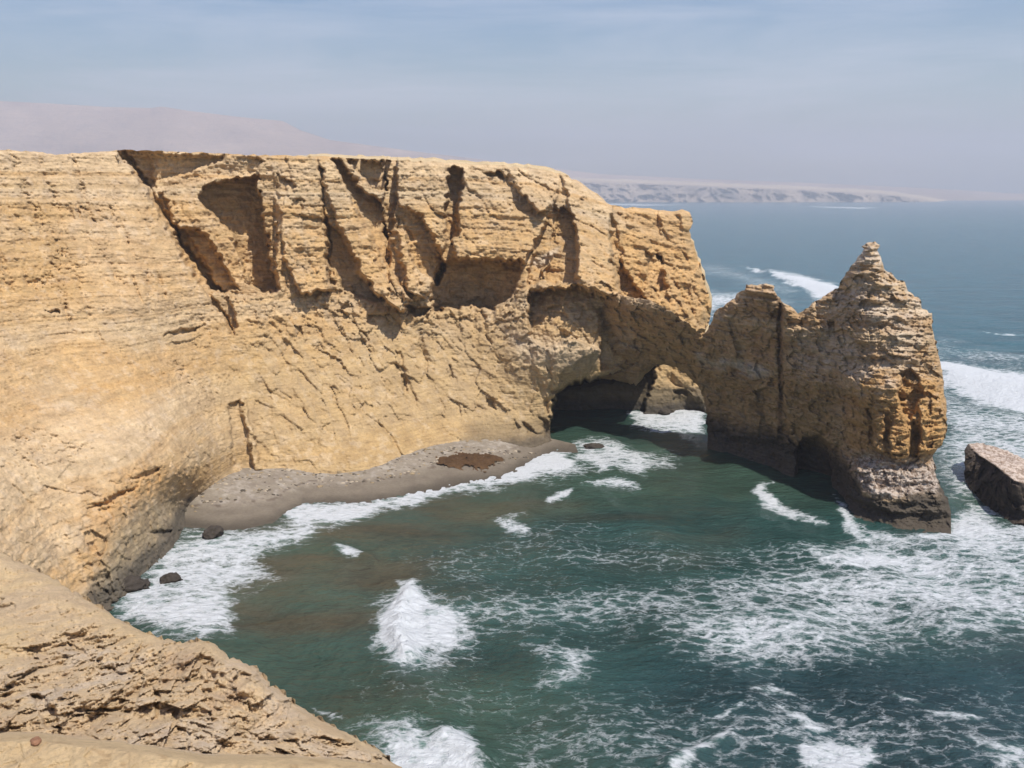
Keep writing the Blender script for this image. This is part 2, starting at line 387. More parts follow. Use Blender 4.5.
    # vertical joints, slanting
    jn = ridged(np.stack([u * .16 + V[:, 2] * .05 + .55 * fbm(V * .16, 4, off=37), V[:, 2] * .05, u * 0], -1), 3, off=6)
    t = t + sst(.72, .95, jn) * 1.1 * (1 - left * .8) * (.3 + .7 * right)
    # wind-scoured runnels on the left slope
    rn = fbm(np.stack([u * .35 + V[:, 2] * .1, V[:, 2] * .05, V[:, 1] * 0], -1), 3, off=8)
    t = t + rn * .5 * left
    rr = ridged(np.stack([px * .035 - py * .012, py * .012, 0 * px], -1), 3, off=45)
    t = t + left * hi * sst(.45, .9, rr) * (.15 + .45 * np.abs(fb) + .35 * np.abs(fc))
    # crest rounded off
    d = seg_dist(px, py, TOPLINE, False)[0]
    t = t + 2.0 * (1 - sst(0, 5, d)) * sst(560, 600, px) + .5 * (1 - sst(0, 3, d))
    d2 = seg_dist(px, py, [(690, 212), (697, 256), (707, 290), (712, 308), (705, 332)], False)[0]
    t = t + 5 * (1 - np.sqrt(np.clip(d2 / 9, 0, 1)))
    return t, (s, left, low, hi, band, far)
TOPLINE = cliff_poly[1:23]

def cliff_colour(V, px, py, ex):
    s, left, low, hi, band, far = ex
    a = noise1(s * .35, 11); b = noise1(s * 1.3, 12); c2 = fbm(V * .05, 4, off=13); d = fbm(V * .35, 4, off=14)
    c = lerp(TAN, PALE, sst(-.3, .5, a + .6 * c2))
    c = lerp(c, np.array([.42, .345, .235]), sst(.02, .35, fbm(V * np.array([.06, .06, .1]), 3, off=66)) * .55 * sst(30, 20, V[:, 2]) * sst(14, 20, V[:, 2]))
    c = lerp(c, OCHRE, sst(.05, .7, b + .4 * d) * .5)
    c = lerp(c, GREY, sst(.15, .7, noise1(s * .8, 15) + .6 * d) * .35 * (1 - .6 * left))
    c = lerp(c, np.array([.36, .235, .10]), sst(.2, .5, noise1(s * 2.2, 17) + .4 * c2) * .35 * hi)
    c = lerp(c, GREY * 1.05, poly_w(px, py, [(420, 300), (530, 310), (545, 440), (440, 440), (400, 360)], 20) * .35)
    c = lerp(c, PALE * .98, band * .55 * sst(-.3, .4, d))
    c = lerp(c, np.array([.40, .275, .130]), low * .75)
    c = lerp(c, PALE * np.array([.98, .95, .95]), left * .35 * sst(.0, .5, c2))
    c = lerp(c, OCHRE * np.array([1.05, 1.0, .95]), poly_w(px, py, [(85, 500), (110, 490), (140, 465), (190, 470), (170, 505), (130, 530), (85, 560)], 14) * .5)
    c = lerp(c, np.array([.27, .225, .15]), poly_w(px, py, [(110, 540), (140, 505), (175, 490), (200, 520), (185, 545), (120, 620), (90, 600)], 12) * .75)
    c = lerp(c, WHITE, poly_w(px, py, [(505, 330), (545, 335), (600, 343), (608, 358), (570, 372), (520, 362)], 8) * .22)
    c = lerp(c, WHITE, poly_w(px, py, [(528, 262), (560, 246), (556, 256), (540, 268)], 2) * .5)
    mo = fbm(V * .9, 5, .6, off=63); st = fbm(np.stack([V[:, 0] * .7 + V[:, 1] * .5, V[:, 2] * .12, 0 * s], -1), 4, off=64)
    c = lerp(c, np.array([.60, .49, .36]), sst(.08, .4, mo + .3 * d) * .25)
    c = lerp(c, np.array([.34, .245, .14]), sst(.10, .4, -mo + .4 * noise1(s * 1.1, 65)) * .35)
    c = lerp(c, np.array([.36, .27, .165]), sst(.05, .4, st) * .35 * sst(4, 9, V[:, 2]) * sst(200, 280, px))
    c = lerp(c, OCHRE * 1.1, sst(604, 640, px) * sst(340, 300, py) * .45)
    c = lerp(c, np.array([.11, .09, .058]), poly_w(*rag(px, py), [(640, 388), (655, 388), (668, 387), (712, 389), (712, 440), (630, 440)], 1.5) * .85)  # far foot through the arch: wet rock tone, with shade painted in
    c = lerp(c, np.array([.030, .025, .018]), poly_w(*rag(px, py), [(551, 440), (551, 412), (556, 395), (567, 386), (588, 380), (612, 377), (640, 364), (655, 360), (654, 386), (646, 402), (640, 440)], 1.5) * .96)  # cave interior: wet rock darkened further, its shade put into the colour
    wet = sst(3.2, 1.2, V[:, 2] + .8 * d) * np.where(px > 460, 1, sst(205, 190, px))
    c = lerp(c, DARK * 1.3, wet * .85)
    wet2 = sst(6.5, 3.0, V[:, 2] + d) * sst(455, 480, px)
    c = lerp(c, np.array([.17, .135, .085]), wet2 * .6 * (1 - wet))
    return c

def build_cliff():
    px, py, q, be, bv = grid_cells(cliff_out, 1.0)
    t, ex = cliff_depth(px, py)
    V = P(px, py, t)
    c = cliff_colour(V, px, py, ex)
    verts = [V]; cols = [c]; quads = [q]; base = len(V)
    # crown: from the crest inland, and the hidden flanks, strip by strip
    top = (py[bv] < 200) | ((px[bv] > 560) & (py[bv] < 215))
    dirs = np.where(top[:, None], 0, 0)
    X = V[bv]; hd = X[:, :2] / np.linalg.norm(X[:, :2], axis=1)[:, None]
    ray = P(px[bv], py[bv], 1.0) - np.array([0, 0, H])
    idx = {v: k for k, v in enumerate(bv)}
    ei = np.array([[idx[a], idx[b]] for a, b in be])
    prev = bv.copy()
    hill = sst(240, 330, px[bv]) * sst(590, 540, px[bv])
    for s0 in (1.5, 4, 9, 18, 35, 70, 140, 300):
        nx = X.copy()
        rise = (.075 * min(s0, 18) * hill - .02 * s0 * sst(560, 620, px[bv]) - .003 * s0)
        nx[:, :2] += hd * s0
        nx[:, 2] += rise + .25 * fbm(nx * .2, 3, off=31)
        s1 = min(s0, 36)
        nx = np.where(top[:, None], nx, X + ray * s1)
        # far buttress closes behind
        rb = (px[bv] > 600)
        nx = np.where(rb[:, None], X + np.stack([hd[:, 0], hd[:, 1], 0 * hd[:, 0]], -1) * min(s0, 30) + np.array([0, 0, -.03 * min(s0, 30)]), nx)
        nx = nx + np.array([1, 1, 0]) * 0
        quads.append(np.stack([prev[ei[:, 1]], prev[ei[:, 0]], base + ei[:, 0], base + ei[:, 1]], -1))
        verts.append(nx); cols.append(np.tile(np.array([.52, .40, .235]), (len(nx), 1)) * (1 + .12 * fbm(nx * .15, 3, off=33))[:, None])
        prev = base + np.arange(len(bv)); base += len(bv)
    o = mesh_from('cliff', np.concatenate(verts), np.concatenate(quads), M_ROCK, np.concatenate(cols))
    o['kind'] = 'structure'
    return o
build_cliff()

# ------------------------------------------------------------------ arch and stack
stack_poly = [(600, 300), (604, 287), (625, 296), (650, 300), (672, 312), (690, 325), (697, 331), (705, 333), (712, 322), (716, 310), (727, 303), (735, 298), (737, 293), (745, 290), (746, 284),
    (757, 285), (766, 283), (774, 286), (776, 293), (784, 303), (793, 308), (798, 314), (808, 308), (812, 303), (821, 299), (830, 292), (838, 288), (843, 278), (850, 268), (857, 258), (863, 251), (864, 248.5), (861, 246.5), (867, 242.5),
    (875, 241.5), (880, 245), (877, 250), (880, 255), (883, 263), (884, 269), (893, 275), (897, 280), (905, 282), (908, 291), (920, 299), (922, 308), (932, 313), (933, 330), (936, 345), (941, 365), (944, 385), (947, 410), (947, 428), (943, 443),
    (933, 455), (935, 472), (941, 487), (948, 500), (951, 512), (951, 530), (951, 560), (850, 560), (838, 530), (780, 500), (708, 475), (707.5, 440), (706, 412), (704, 398), (698, 386), (688, 376), (676, 367), (664, 364), (655, 366), (645, 374), (636, 386), (625, 382), (608, 379), (600, 378), (600, 340)]
stack_out = jag(stack_poly, 2.6, .6, 8, lambda x, y: y > 500)
F_STACK = tps([(600, 290, 192), (600, 380, 197), (620, 298, 184), (620, 375, 193), (655, 304, 176), (660, 366, 187.5), (690, 330, 174), (700, 385, 181), (708, 450, tz(450)), (708, 400, 181),
    (745, 290, 163), (765, 290, 159), (742, 462, tz(462)), (770, 468, tz(468)), (765, 380, 167.5), (798, 318, 156), (800, 400, 160), (800, 478, tz(478)), (835, 300, 152), (838, 488, tz(488)), (843, 400, 150),
    (870, 243, 144.5), (868, 275, 143), (870, 320, 142), (868, 400, 142), (850, 518, tz(518)), (875, 528, tz(528)), (910, 534, tz(534)), (950, 528, tz(528)), (905, 283, 144), (928, 316, 143), (910, 360, 140.5), (943, 400, 142), (915, 440, 140), (934, 455, 141.5), (945, 500, tz(522)),
    (895, 482, 141), (860, 480, 143.5), (951, 560, 128), (850, 560, 129), (708, 480, 170)])
def stack_depth(px, py):
    t = F_STACK(px, py)
    qx, qy = rag(px, py, 2.2, 1.2, 230)
    f = lambda poly, v, fe=1.5, ab=False: feature(t, qx, qy, poly, v, fe, ab)
    t = f([(779, 296), (782, 296), (782, 340), (781, 400), (779, 400), (779, 340)], 1.0, 1.4)
    t = f([(784, 303), (798, 315), (800, 330), (790, 345), (784, 345)], -1.2, 2)
    t = f([(783, 300), (812, 303), (845, 420), (838, 470), (790, 440), (783, 400)], [-1.5, -1, .5, .5, -1, -1], 2)
    # sea cave at the foot of the fin
    t = f([(796, 452), (806, 440), (818, 436), (829, 446), (833, 470), (832, 496), (795, 485)], 5, 2)
    t = f([(725, 440), (780, 440), (780, 480), (725, 475)], 1.2, 5)
    # front of the stack
    t = f([(845, 372), (870, 366), (905, 368), (935, 380), (947, 420), (944, 448), (930, 462), (905, 462), (880, 452), (852, 440), (846, 400)], -.8, 2)
    t = f([(901, 372), (910, 368), (921, 380), (924, 398), (917, 402), (911, 420), (903, 414), (898, 395)], [3.2, 3, 2.2, 1.5, 1.5, 2.5, 4, 4], 1.5)
    t = f([(918, 400), (930, 396), (944, 402), (948, 425), (942, 446), (930, 456), (918, 450), (922, 430)], [-1.2, -1.5, -1, -1, -1, -.8, -1.5, -2.4], 2)
    t = f([(914, 420), (920, 428), (917, 452), (909, 456), (910, 438)], 2.6, 1.3)
    t = f([(897, 412), (905, 416), (912, 440), (908, 456), (890, 458), (890, 430)], -1.2, 2)
    t = f([(885, 412), (890, 412), (889, 455), (884, 452)], 1.6, 1.2)
    t = f([(868, 408), (872, 408), (874, 450), (868, 446)], 1.2, 1.2)
    t = f([(846, 456), (880, 452), (934, 456), (936, 468), (900, 472), (860, 470)], 1.0, 2)
    t = f([(848, 470), (885, 462), (932, 472), (948, 500), (952, 514), (900, 514), (846, 496)], [-1.4, -1.2, -.8, -1, -.6, -1.8, -1.8], 2)
    t = f([(925, 445), (945, 440), (940, 462), (928, 464)], 1.4, 2)
    t = f([(845, 360), (880, 358), (900, 366), (870, 370), (848, 376)], .8, 1.2)
    t = f([(841, 280), (884, 271), (892, 276), (908, 292), (922, 301), (934, 314), (930, 322), (870, 312), (835, 300)], .9, 1.5)
    V = P(px, py, t); s = bed(V) + .05 * V[:, 1]
    front = sst(835, 870, px)
    top = sst(24, 32, V[:, 2])
    t = t - ledges(V, s, 1.0) * (.7 + .7 * top + .3 * front)
    fa, e1 = facets(V * np.array([.4, .3, .5]), 1.2, 4)
    fb, e2 = facets(V * np.array([1.1, 1.0, 1.3]), 1.2, 5)
    fc, e3 = facets(V * np.array([2.6, 2.6, 3.0]), 1.2, 6)
    ft = .3 + .7 * sst(.5, 4, V[:, 2])
    t = t + ft * (fa * .55 + fb * .18) + fc * .08 + fbm(V * .1, 4, off=16) * .9 + fbm(V * .8, 3, off=17) * .12
    Vs = V.copy(); Vs[:, 2] = s
    fs, _ = facets(Vs * np.array([.55, .5, 1.8]), .7, 23); fu, _ = facets(Vs * np.array([1.3, 1.2, 4.4]), .6, 24)
    t = t + (fs * .34 + fu * .16) * ft
    low = sst(9, 4, V[:, 2])
    t = t + .4 * low * fbm(V * 1.2, 3, off=18)
    # rounded shoulders
    d = seg_dist(px, py, stack_poly[5:59], False)[0]
    R = 2.0 + .6 * front
    t = t + R * (1 - np.sqrt(1 - (1 - np.clip(d / 11, 0, 1)) ** 2)) * sst(680, 715, px)
    d2 = seg_dist(px, py, stack_poly[65:78], False)[0]
    t = t + 1.5 * (1 - sst(0, 4, d2))
    return t, (s, front, top)
def stack_thick(px, py, dist):
    w = np.sqrt(np.clip(dist / 26, 0, 1))
    deep = 5 + 11 * sst(690, 800, px)
    return .6 + deep * w
def stack_colour(V, px, py, ex):
    s, front, top = ex
    d = fbm(V * .3, 4, off=40); d2 = fbm(V * .09, 3, off=41); g = fbm(V * np.array([1.1, 1.1, 2.4]), 4, off=42)
    c = lerp(np.array([.38, .245, .125]), np.array([.46, .33, .195]), sst(-.5, .5, noise1(s * .7, 43) + .5 * d))
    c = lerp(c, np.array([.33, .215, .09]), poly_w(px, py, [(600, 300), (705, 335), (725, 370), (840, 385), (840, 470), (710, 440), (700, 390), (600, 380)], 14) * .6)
    c = lerp(c, OCHRE * .95, poly_w(px, py, [(852, 375), (945, 380), (948, 450), (940, 480), (850, 490), (845, 440)], 8) * .7)
    c = lerp(c, WHITE * .9, sst(.05, .4, g + .35 * top - .1) * (.10 + .10 * top + .10 * front) * sst(12, 17, V[:, 2]))
    for poly, k in (([(695, 352), (760, 364), (775, 374), (750, 378), (700, 362)], .6), ([(790, 340), (835, 318), (900, 320), (925, 335), (925, 368), (860, 372), (800, 370)], .22), ([(849, 372), (888, 366), (900, 385), (862, 395)], .4), ([(836, 296), (872, 276), (918, 300), (934, 318), (880, 322)], .3), ([(836, 268), (890, 270), (884, 240), (860, 240)], .2), ([(555, 340), (640, 330), (640, 350), (560, 355)], .2)):
        c = lerp(c, WHITE * .9, poly_w(px, py, poly, 6) * k * sst(-.35, .25, d))
    c = lerp(c, np.array([.10, .062, .035]), poly_w(px, py, [(777, 298), (782, 298), (783, 400), (782, 440), (777, 440), (778, 400)], 2) * .65)
    gu = sst(3.8, 4.6, V[:, 2] + .5 * d) * sst(9.3, 7.0, V[:, 2] + 1.2 * d) * front
    sp = fbm(V * 3.0, 3, off=44)
    c = lerp(c, lerp(np.array([.16, .12, .10]), np.array([.50, .44, .385]), sst(-.25, .2, sp)), gu * .85)
    wet = sst(4.6 + 3 * (1 - front), 3.6, V[:, 2] + 1.2 * d + .8 * d2)
    c = lerp(c, DARK, wet * .93)
    return c
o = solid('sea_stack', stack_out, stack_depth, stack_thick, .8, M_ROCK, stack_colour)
o['label'] = 'tall pointed sea stack joined to the headland by a natural rock arch'
o['category'] = 'sea stack'

# ------------------------------------------------------------------ guano-topped rock at the right
rock_poly = [(964, 474), (965, 460), (965, 449), (968, 443.5), (980, 443), (992, 446), (1005, 450), (1024, 459), (1050, 466), (1075, 478), (1088, 500), (1092, 540), (1010, 545), (999, 518), (980, 500), (969, 487)]
F_R = tps([(964, 478, tz(484)), (966, 448, 162), (972, 446, 166), (984, 502, tz(502)), (1002, 515, tz(515)), (1010, 545, 134), (1015, 481, 139), (985, 460, 156), (972, 453, 160), (1050, 518, tz(518)), (1090, 530, tz(522)), (1050, 490, 143), (1088, 495, 152), (1092, 540, 138)])
F_T = tps([(970, 443, 168), (1000, 448, 164), (1050, 463, 158), (1085, 480, 154), (1015, 481, 139), (980, 455, 157), (1050, 486, 144), (1085, 490, 147)])
def rock_depth(px, py):
    t = F_R(px, py)
    topp = [(967, 440), (1000, 440), (1060, 455), (1100, 480), (1100, 492), (1050, 487), (1024, 483), (1014, 481), (998, 468), (979, 456), (972, 449)]
    w = poly_w(px, py, topp, 1.2)
    t = t * (1 - w) + F_T(px, py) * w
    V = P(px, py, t)
    fa, _ = facets(V * .6, 1.2, 7); fb, _ = facets(V * 1.6, 1.2, 8)
    t = t + (fa * .5 + fb * .22) * (1 - .5 * w) + .3 * fbm(V * .6, 4, off=50)
    return t, w
def rock_colour(V, px, py, w):
    d = fbm(V * .8, 4, off=51); sp = fbm(V * 2.6, 3, off=52)
    c = lerp(np.array([.045, .036, .03]), np.array([.085, .066, .05]), sst(-.3, .4, d))
    c = lerp(c, lerp(np.array([.25, .18, .13]), np.array([.52, .43, .36]), sst(-.3, .25, sp)), w)
    return c
o = solid('sea_rock', jag(rock_poly, 2.6, .5, 4, lambda x, y: y > 510), rock_depth, lambda x, y, d: .8 + 9 * np.sqrt(np.clip(d / 25, 0, 1)), .8, M_ROCK, rock_colour)
o['label'] = 'low dark slab of rock with a pale stained top in surf right of the stack'
o['category'] = 'rock'

# ------------------------------------------------------------------ beach
cliff_foot = [(150, 500), (180, 480), (229, 462), (273, 455), (326, 455), (370, 452), (396, 445), (431, 434), (470, 430), (540, 436), (575, 444)]
water_line = [(187, 527), (205, 529), (220, 530), (245, 528), (273, 523), (290, 514), (302, 507), (334, 505), (365, 504), (396, 500), (431, 491), (457, 485), (501, 480), (520, 469), (540, 460), (556, 452)]
def beach_z(px, py):
    wl = np.interp(px, [q[0] for q in water_line], [q[1] for q in water_line])
    d = wl - py
    return np.where(d > 0, 2.0 * sst(0, 52, d) ** .8 * 1.0, .05 * d)
bp = cliff_foot + [(585, 470), (560, 480), (520, 492), (440, 510), (340, 520), (290, 530), (230, 542), (150, 540)]
px, py, q, be, bv = grid_cells(bp, 1.0)
zz = beach_z(px, py) + .03
V = P(px, py, tz(py, zz))
nn = fbm(V * .25, 4, off=60); nf = fbm(V * 1.3, 4, off=61)
V[:, 2] += (.10 * nn + .05 * nf) * sst(0, .5, zz)
dry = sst(.75, 1.25, zz + .25 * nn)
c = lerp(np.array([.075, .063, .048]), np.array([.165, .138, .105]), sst(-.05, .5, zz + .1 * nn))
c = lerp(c, np.array([.23, .195, .150]), dry)
c = lerp(c, np.array([.38, .34, .29]), dry * sst(.0, .35, nf) * .5)
deb = np.exp(-((zz - 1.05 - .25 * nn) / .10) ** 2) * sst(0, .25, nf)
c = lerp(c, np.array([.10, .075, .055]), deb * .9)
o = mesh_from('beach', V, q, M_SAND, c); o['kind'] = 'structure'

def lump(name, px, py, size, mat, col, seed, squash=.7, sub=24, z0=None, sink=.3, aspect=1.3, amp=.35, base=None):
    """one weathered boulder: a closed rock with broken faces"""
    r = np.random.default_rng(seed)
    th = np.linspace(0, math.pi, sub); ph = np.linspace(0, 2 * math.pi, sub * 2, endpoint=False)
    T, Ph = np.meshgrid(th, ph, indexing='ij')
    D = np.stack([np.sin(T) * np.cos(Ph), np.sin(T) * np.sin(Ph), np.cos(T)], -1).reshape(-1, 3)
    fa, _ = facets(D * 1.3 + seed * 3.1, .6, seed); n = fbm(D * 2.5 + seed, 4, off=seed)
    rad = 1 + amp * fa * .5 + amp * .8 * n
    a = r.uniform(0, 3); Rm = np.array([[math.cos(a), -math.sin(a), 0], [math.sin(a), math.cos(a), 0], [0, 0, 1]])
    V = (D * rad[:, None] * np.array([aspect, 1, squash]) * size) @ Rm.T
    zc = 0 if z0 is None else z0
    if base is None: base = P(np.array(px * 1.), np.array(py * 1.), tz(py, zc))
    V = V + np.array([0, 0, size * squash * (1 - 2 * sink)])
    nph = sub * 2; q = []
    i, j = np.meshgrid(np.arange(sub - 1), np.arange(nph), indexing='ij')
    a0 = i * nph + j; a1 = i * nph + (j + 1) % nph
    q = np.stack([a0, a0 + nph, a1 + nph, a1], -1).reshape(-1, 4)
    cc = np.tile(np.array(col), (len(V), 1)) * (1 + .35 * n)[:, None]
    o = mesh_from(name, V, q, mat, cc)
    o.location = base
    return o
for px_, py_, sz, sq, sd, lab in (
    (213, 536, 1.15, .8, 1, 'dark wet boulder in the foam at the left end of the beach'),
    (172, 582, .95, .8, 2, 'black boulder alone in the surf off the low cliff spur'),
    (132, 588, 1.5, .6, 3, 'dark boulder wedged at the foot of the low cliff spur'),
    (594, 448, 1.3, .45, 4, 'low black rock in the foam just left of the arch opening'),
    (664, 413, 1.5, .5, 6, 'dark rock awash at the far side of the arch opening')):
    o = lump('boulder', px_, py_, sz, M_ROCK, (.055, .046, .038), sd, sq)
    o['label'] = lab; o['category'] = 'boulder'

# pebbles and debris along the foot of the cliff and the tide line
r = np.random.default_rng(5); pv = []; pq = []; pc = []; n0 = 0
fx = [q[0] for q in water_line]; fy = [q[1] for q in water_line]
ft_x = [187, 192, 229, 273, 326, 370, 396, 431, 466, 484, 537]; ft_y = [508, 494, 477, 470, 469, 467, 458, 448, 446, 449, 453]
for k in range(520):
    x = r.uniform(192, 535); top = np.interp(x, ft_x, ft_y); bot = np.interp(x, fx, fy)
    y = top + abs(r.normal(0, .10)) * (bot - top) if r.random() < .55 else top + np.clip(r.normal(.38, .06), 0, 1) * (bot - top)
    if bot - top < 4: continue
    sz = r.uniform(.10, .26) * (1.8 if r.random() < .06 else 1)
    th = np.linspace(0, math.pi, 5); ph = np.linspace(0, 2 * math.pi, 7, endpoint=False); T, Ph = np.meshgrid(th, ph, indexing='ij')
    D = np.stack([np.sin(T) * np.cos(Ph), np.sin(T) * np.sin(Ph), np.cos(T)], -1).reshape(-1, 3) * (sz * r.uniform(.7, 1.2, (35, 1))) * np.array([1.3, 1, .7])
    zz0 = float(beach_z(np.array([x]), np.array([y]))[0]); c0 = P(np.array(x), np.array(y), tz(y, zz0))
    pv.append(D + c0)
    a_, b_ = np.meshgrid(np.arange(4), np.arange(7), indexing='ij'); u0 = a_ * 7 + b_; u1 = a_ * 7 + (b_ + 1) % 7
    pq.append(np.stack([u0, u0 + 7, u1 + 7, u1], -1).reshape(-1, 4) + n0); n0 += 35
    pc.append(np.tile([(.09, .075, .058), (.30, .23, .14), (.17, .14, .10), (.42, .35, .26)][r.integers(4)], (35, 1)))
o = mesh_from('pebbles', np.concatenate(pv), np.concatenate(pq), M_ROCK, np.concatenate(pc)); o['kind'] = 'stuff'
o['label'] = 'scattered pebbles and debris on the sand below the cliff'

# seaweed wrack on the sand
wp = [(432, 463), (440, 456), (452, 453), (470, 451), (485, 452), (500, 455), (506, 460), (498, 466), (488, 471), (470, 470), (450, 470), (436, 469)]
px, py, q, be, bv = grid_cells(jag(wp, 3, 1.4, 9), .6)
d = seg_dist(px, py, wp)[0]
V = P(px, py, tz(py, beach_z(px, py) + .02))
nf = fbm(V * .9, 4, off=70)
keepv = (nf + .9 * sst(0, 6, d) > .22)
kq = keepv[q].all(1); q = q[kq]
V[:, 2] += .25 * sst(0, 4, d) * (1 + fbm(V * 2.2, 3, off=71))
o = mesh_from('seaweed', V, q, M_SAND, np.tile([.075, .042, .02], (len(V), 1)) * (1 + .5 * nf)[:, None]); o['kind'] = 'stuff'
o['label'] = 'brown patch of washed-up seaweed on the sand'

# ------------------------------------------------------------------ foreground ledges
near_poly = [(-180, 470), (-60, 520), (0, 552), (30, 566), (60, 581), (95, 604), (125, 622), (155, 636), (180, 642), (200, 640), (215, 644), (228, 655), (240, 660), (258, 668), (266, 680), (290, 697), (301, 706), (325, 722), (350, 734), (375, 748), (400, 766), (440, 800), (480, 900), (-180, 900)]
F_N = tps([(-180, 470, 62), (0, 552, 50), (60, 581, 46), (125, 622, 40), (200, 641, 36), (260, 670, 34.5), (330, 725, 33), (400, 766, 32), (440, 800, 31),
    (-180, 640, 42), (0, 640, 38.5), (100, 660, 36), (0, 730, 31), (100, 740, 30.3), (190, 735, 30.2), (200, 690, 33), (300, 745, 31.3), (260, 720, 32.5), (-180, 740, 31), (-180, 900, 20), (200, 900, 20), (440, 900, 22)])
lip = [(-180, 728), (0, 734), (40, 733), (70, 738), (120, 742), (170, 750), (205, 756), (240, 757), (290, 756), (345, 760), (400, 768), (420, 775), (480, 960), (-180, 960)]
F_L = tps([(-180, 730, 21.5), (0, 735, 21.5), (100, 742, 21.2), (240, 757, 20.8), (345, 760, 21), (400, 770, 20.8), (0, 900, 16.8), (200, 900, 16.8), (430, 900, 17), (-180, 900, 16.8)])
def near_depth(px, py):
    t = F_N(px, py)
    V = P(px, py, t)
    low = sst(10, 60, py - np.interp(px, [-180, 0, 100, 200, 300, 400], [520, 590, 640, 662, 715, 775]))
    fl = poly_w(px, py, [(-10, 690), (30, 640), (90, 620), (130, 650), (180, 640), (230, 655), (262, 675), (300, 710), (350, 740), (395, 765), (380, 780), (-10, 780)], 16)
    rough = .58 + .7 * fl
    V2 = V @ np.array([[.86, 0, .5], [0, 1, 0], [-.5, 0, .86]])
    fa, e1 = facets(V2 * np.array([.7, .6, .9]), 1.3, 11); fb, e2 = facets(V2 * np.array([1.7, 1.6, 2.0]), 1.2, 12)
    fc, e3 = facets(V * 4.0, 1.1, 13); fd, e4 = facets(V * 9.0, 1.0, 15)
    rd = ridged(V2 * np.array([.55, .4, .55]), 4, off=84)
    disp = rough * (fa * .30 + fb * .17 + fc * .10 + fd * .045 - .22 * sst(.5, .95, rd)) + rough * fbm(V * .9, 7, .6, off=81) * .80 + .10 * rough * np.abs(fbm(V * 3.5, 4, .7, off=88)) + rough * .9 * fbm(V * .4, 3, off=87) + .07 * fbm(V * 4, 4, off=85) + .10 * sst(.3, .6, fbm(V * 2.2, 3, off=86))
    t = t + fbm(V * .25, 4, off=80) * .8
    qx, qy = rag(px, py, 3.5, 1.6, 260)
    f = lambda poly, v, fe=2.0: feature(t, qx, qy, poly, v * .38, fe)
    t = f([(32, 695), (38, 692), (60, 712), (62, 730), (48, 728), (36, 708)], 2.0, 2)
    t = f([(60, 712), (90, 708), (132, 708), (130, 713), (90, 712), (70, 718)], 1.3, 1.5)
    t = f([(66, 640), (80, 648), (100, 662), (120, 674), (116, 676), (92, 664), (72, 652)], 1.0, 1.5)
    t = f([(200, 652), (214, 656), (212, 664), (200, 660)], 1.0, 1.5)
    t = f([(206, 668), (222, 674), (222, 680), (208, 676)], 1.0, 1.5)
    t = f([(155, 690), (160, 700), (158, 722), (152, 706)], 1.2, 1.5)
    d = seg_dist(px, py, near_poly[:23], False)[0]
    t = t + 2.5 * (1 - np.sqrt(1 - (1 - np.clip(d / 14, 0, 1)) ** 2))
    w = poly_w(px, py, lip, 1.2)
    tl = F_L(px, py); Vl = P(px, py, tl)
    dl = seg_dist(px, py, lip[:12], False)[0]
    tl = tl + 1.2 * (1 - np.clip(dl / 9, 0, 1)) ** 2 + .25 * fbm(Vl * .5, 4, off=82) + .16 * fbm(Vl * 2.0, 6, .65, off=83) + .10 * np.clip(facets(Vl * 3.5, .5, 17)[0] - .55, 0, 1) + .05 * facets(Vl * 1.5, 1, 14)[0]
    t = t * (1 - w) + tl * w
    return t, (fl * (1 - w), w, disp * (1 - w))
px, py, q, be, bv = grid_cells(jag(near_poly, 3.2, 1.5, 12, lambda x, y: y > 780 or x < -100), 1.0)
t, (fl, w, disp) = near_depth(px, py)
V = P(px, py, t)
V = V + disp[:, None] * np.array([.30, -.70, .35])
d = fbm(V * .5, 4, off=90); d2 = fbm(V * 2.5, 4, off=91)
SANDY = np.array([.60, .445, .27])
c = lerp(SANDY * np.array([.98, .97, .90]), SANDY * np.array([.9, .9, .92]), sst(-.4, .4, d))
c = lerp(c, np.array([.58, .43, .265]), fl * .8)
c = lerp(c, np.array([.60, .49, .37]), fl * sst(.05, .4, d + .4 * d2) * .55)
c = lerp(c, np.array([.45, .31, .20]), fl * sst(.12, .5, -d + .4 * d2) * .5)
c = lerp(c, np.array([.60, .44, .25]), w)
c = lerp(c, np.array([.40, .26, .13]), w * sst(.25, .5, d2) * .5)
def stone(sx, sy, size, colr, sd, lab):
    k = np.argmin((px - sx) ** 2 + (py - sy) ** 2)
    o = lump('stone', 0, 0, size, M_NEAR, colr, sd, .6, 14, base=tuple(V[k]), sink=.35)
    o['label'] = lab; o['category'] = 'stone'
stone(36, 742, .11, (.36, .19, .11), 21, 'reddish stone at the lower left edge of the near sandy ledge')
X = V[bv]; idx = {v: k for k, v in enumerate(bv)}; ei = np.array([[idx[a], idx[b]] for a, b in be])
quads = [q]; verts = [V]; cols = [c]; prev = bv.copy(); base = len(V)
for s0 in (1.0, 3.0, 8.0, 20.0):                                   # the far side of the ridge falls away to the sea
    hdv = X[:, :2] / np.linalg.norm(X[:, :2], axis=1)[:, None]
    nx = X.copy(); nx[:, :2] += hdv * s0 * .8; nx[:, 2] -= s0 * 1.35
    nx += .3 * fbm(nx * .4, 3, off=92)[:, None] * min(s0, 4)*.5
    quads.append(np.stack([prev[ei[:, 1]], prev[ei[:, 0]], base + ei[:, 0], base + ei[:, 1]], -1)); verts.append(nx); cols.append(c[bv])
    prev = base + np.arange(len(bv)); base += len(bv)
o = mesh_from('ground', np.concatenate(verts), np.concatenate(quads), M_NEAR, np.concatenate(cols)); o['kind'] = 'structure'

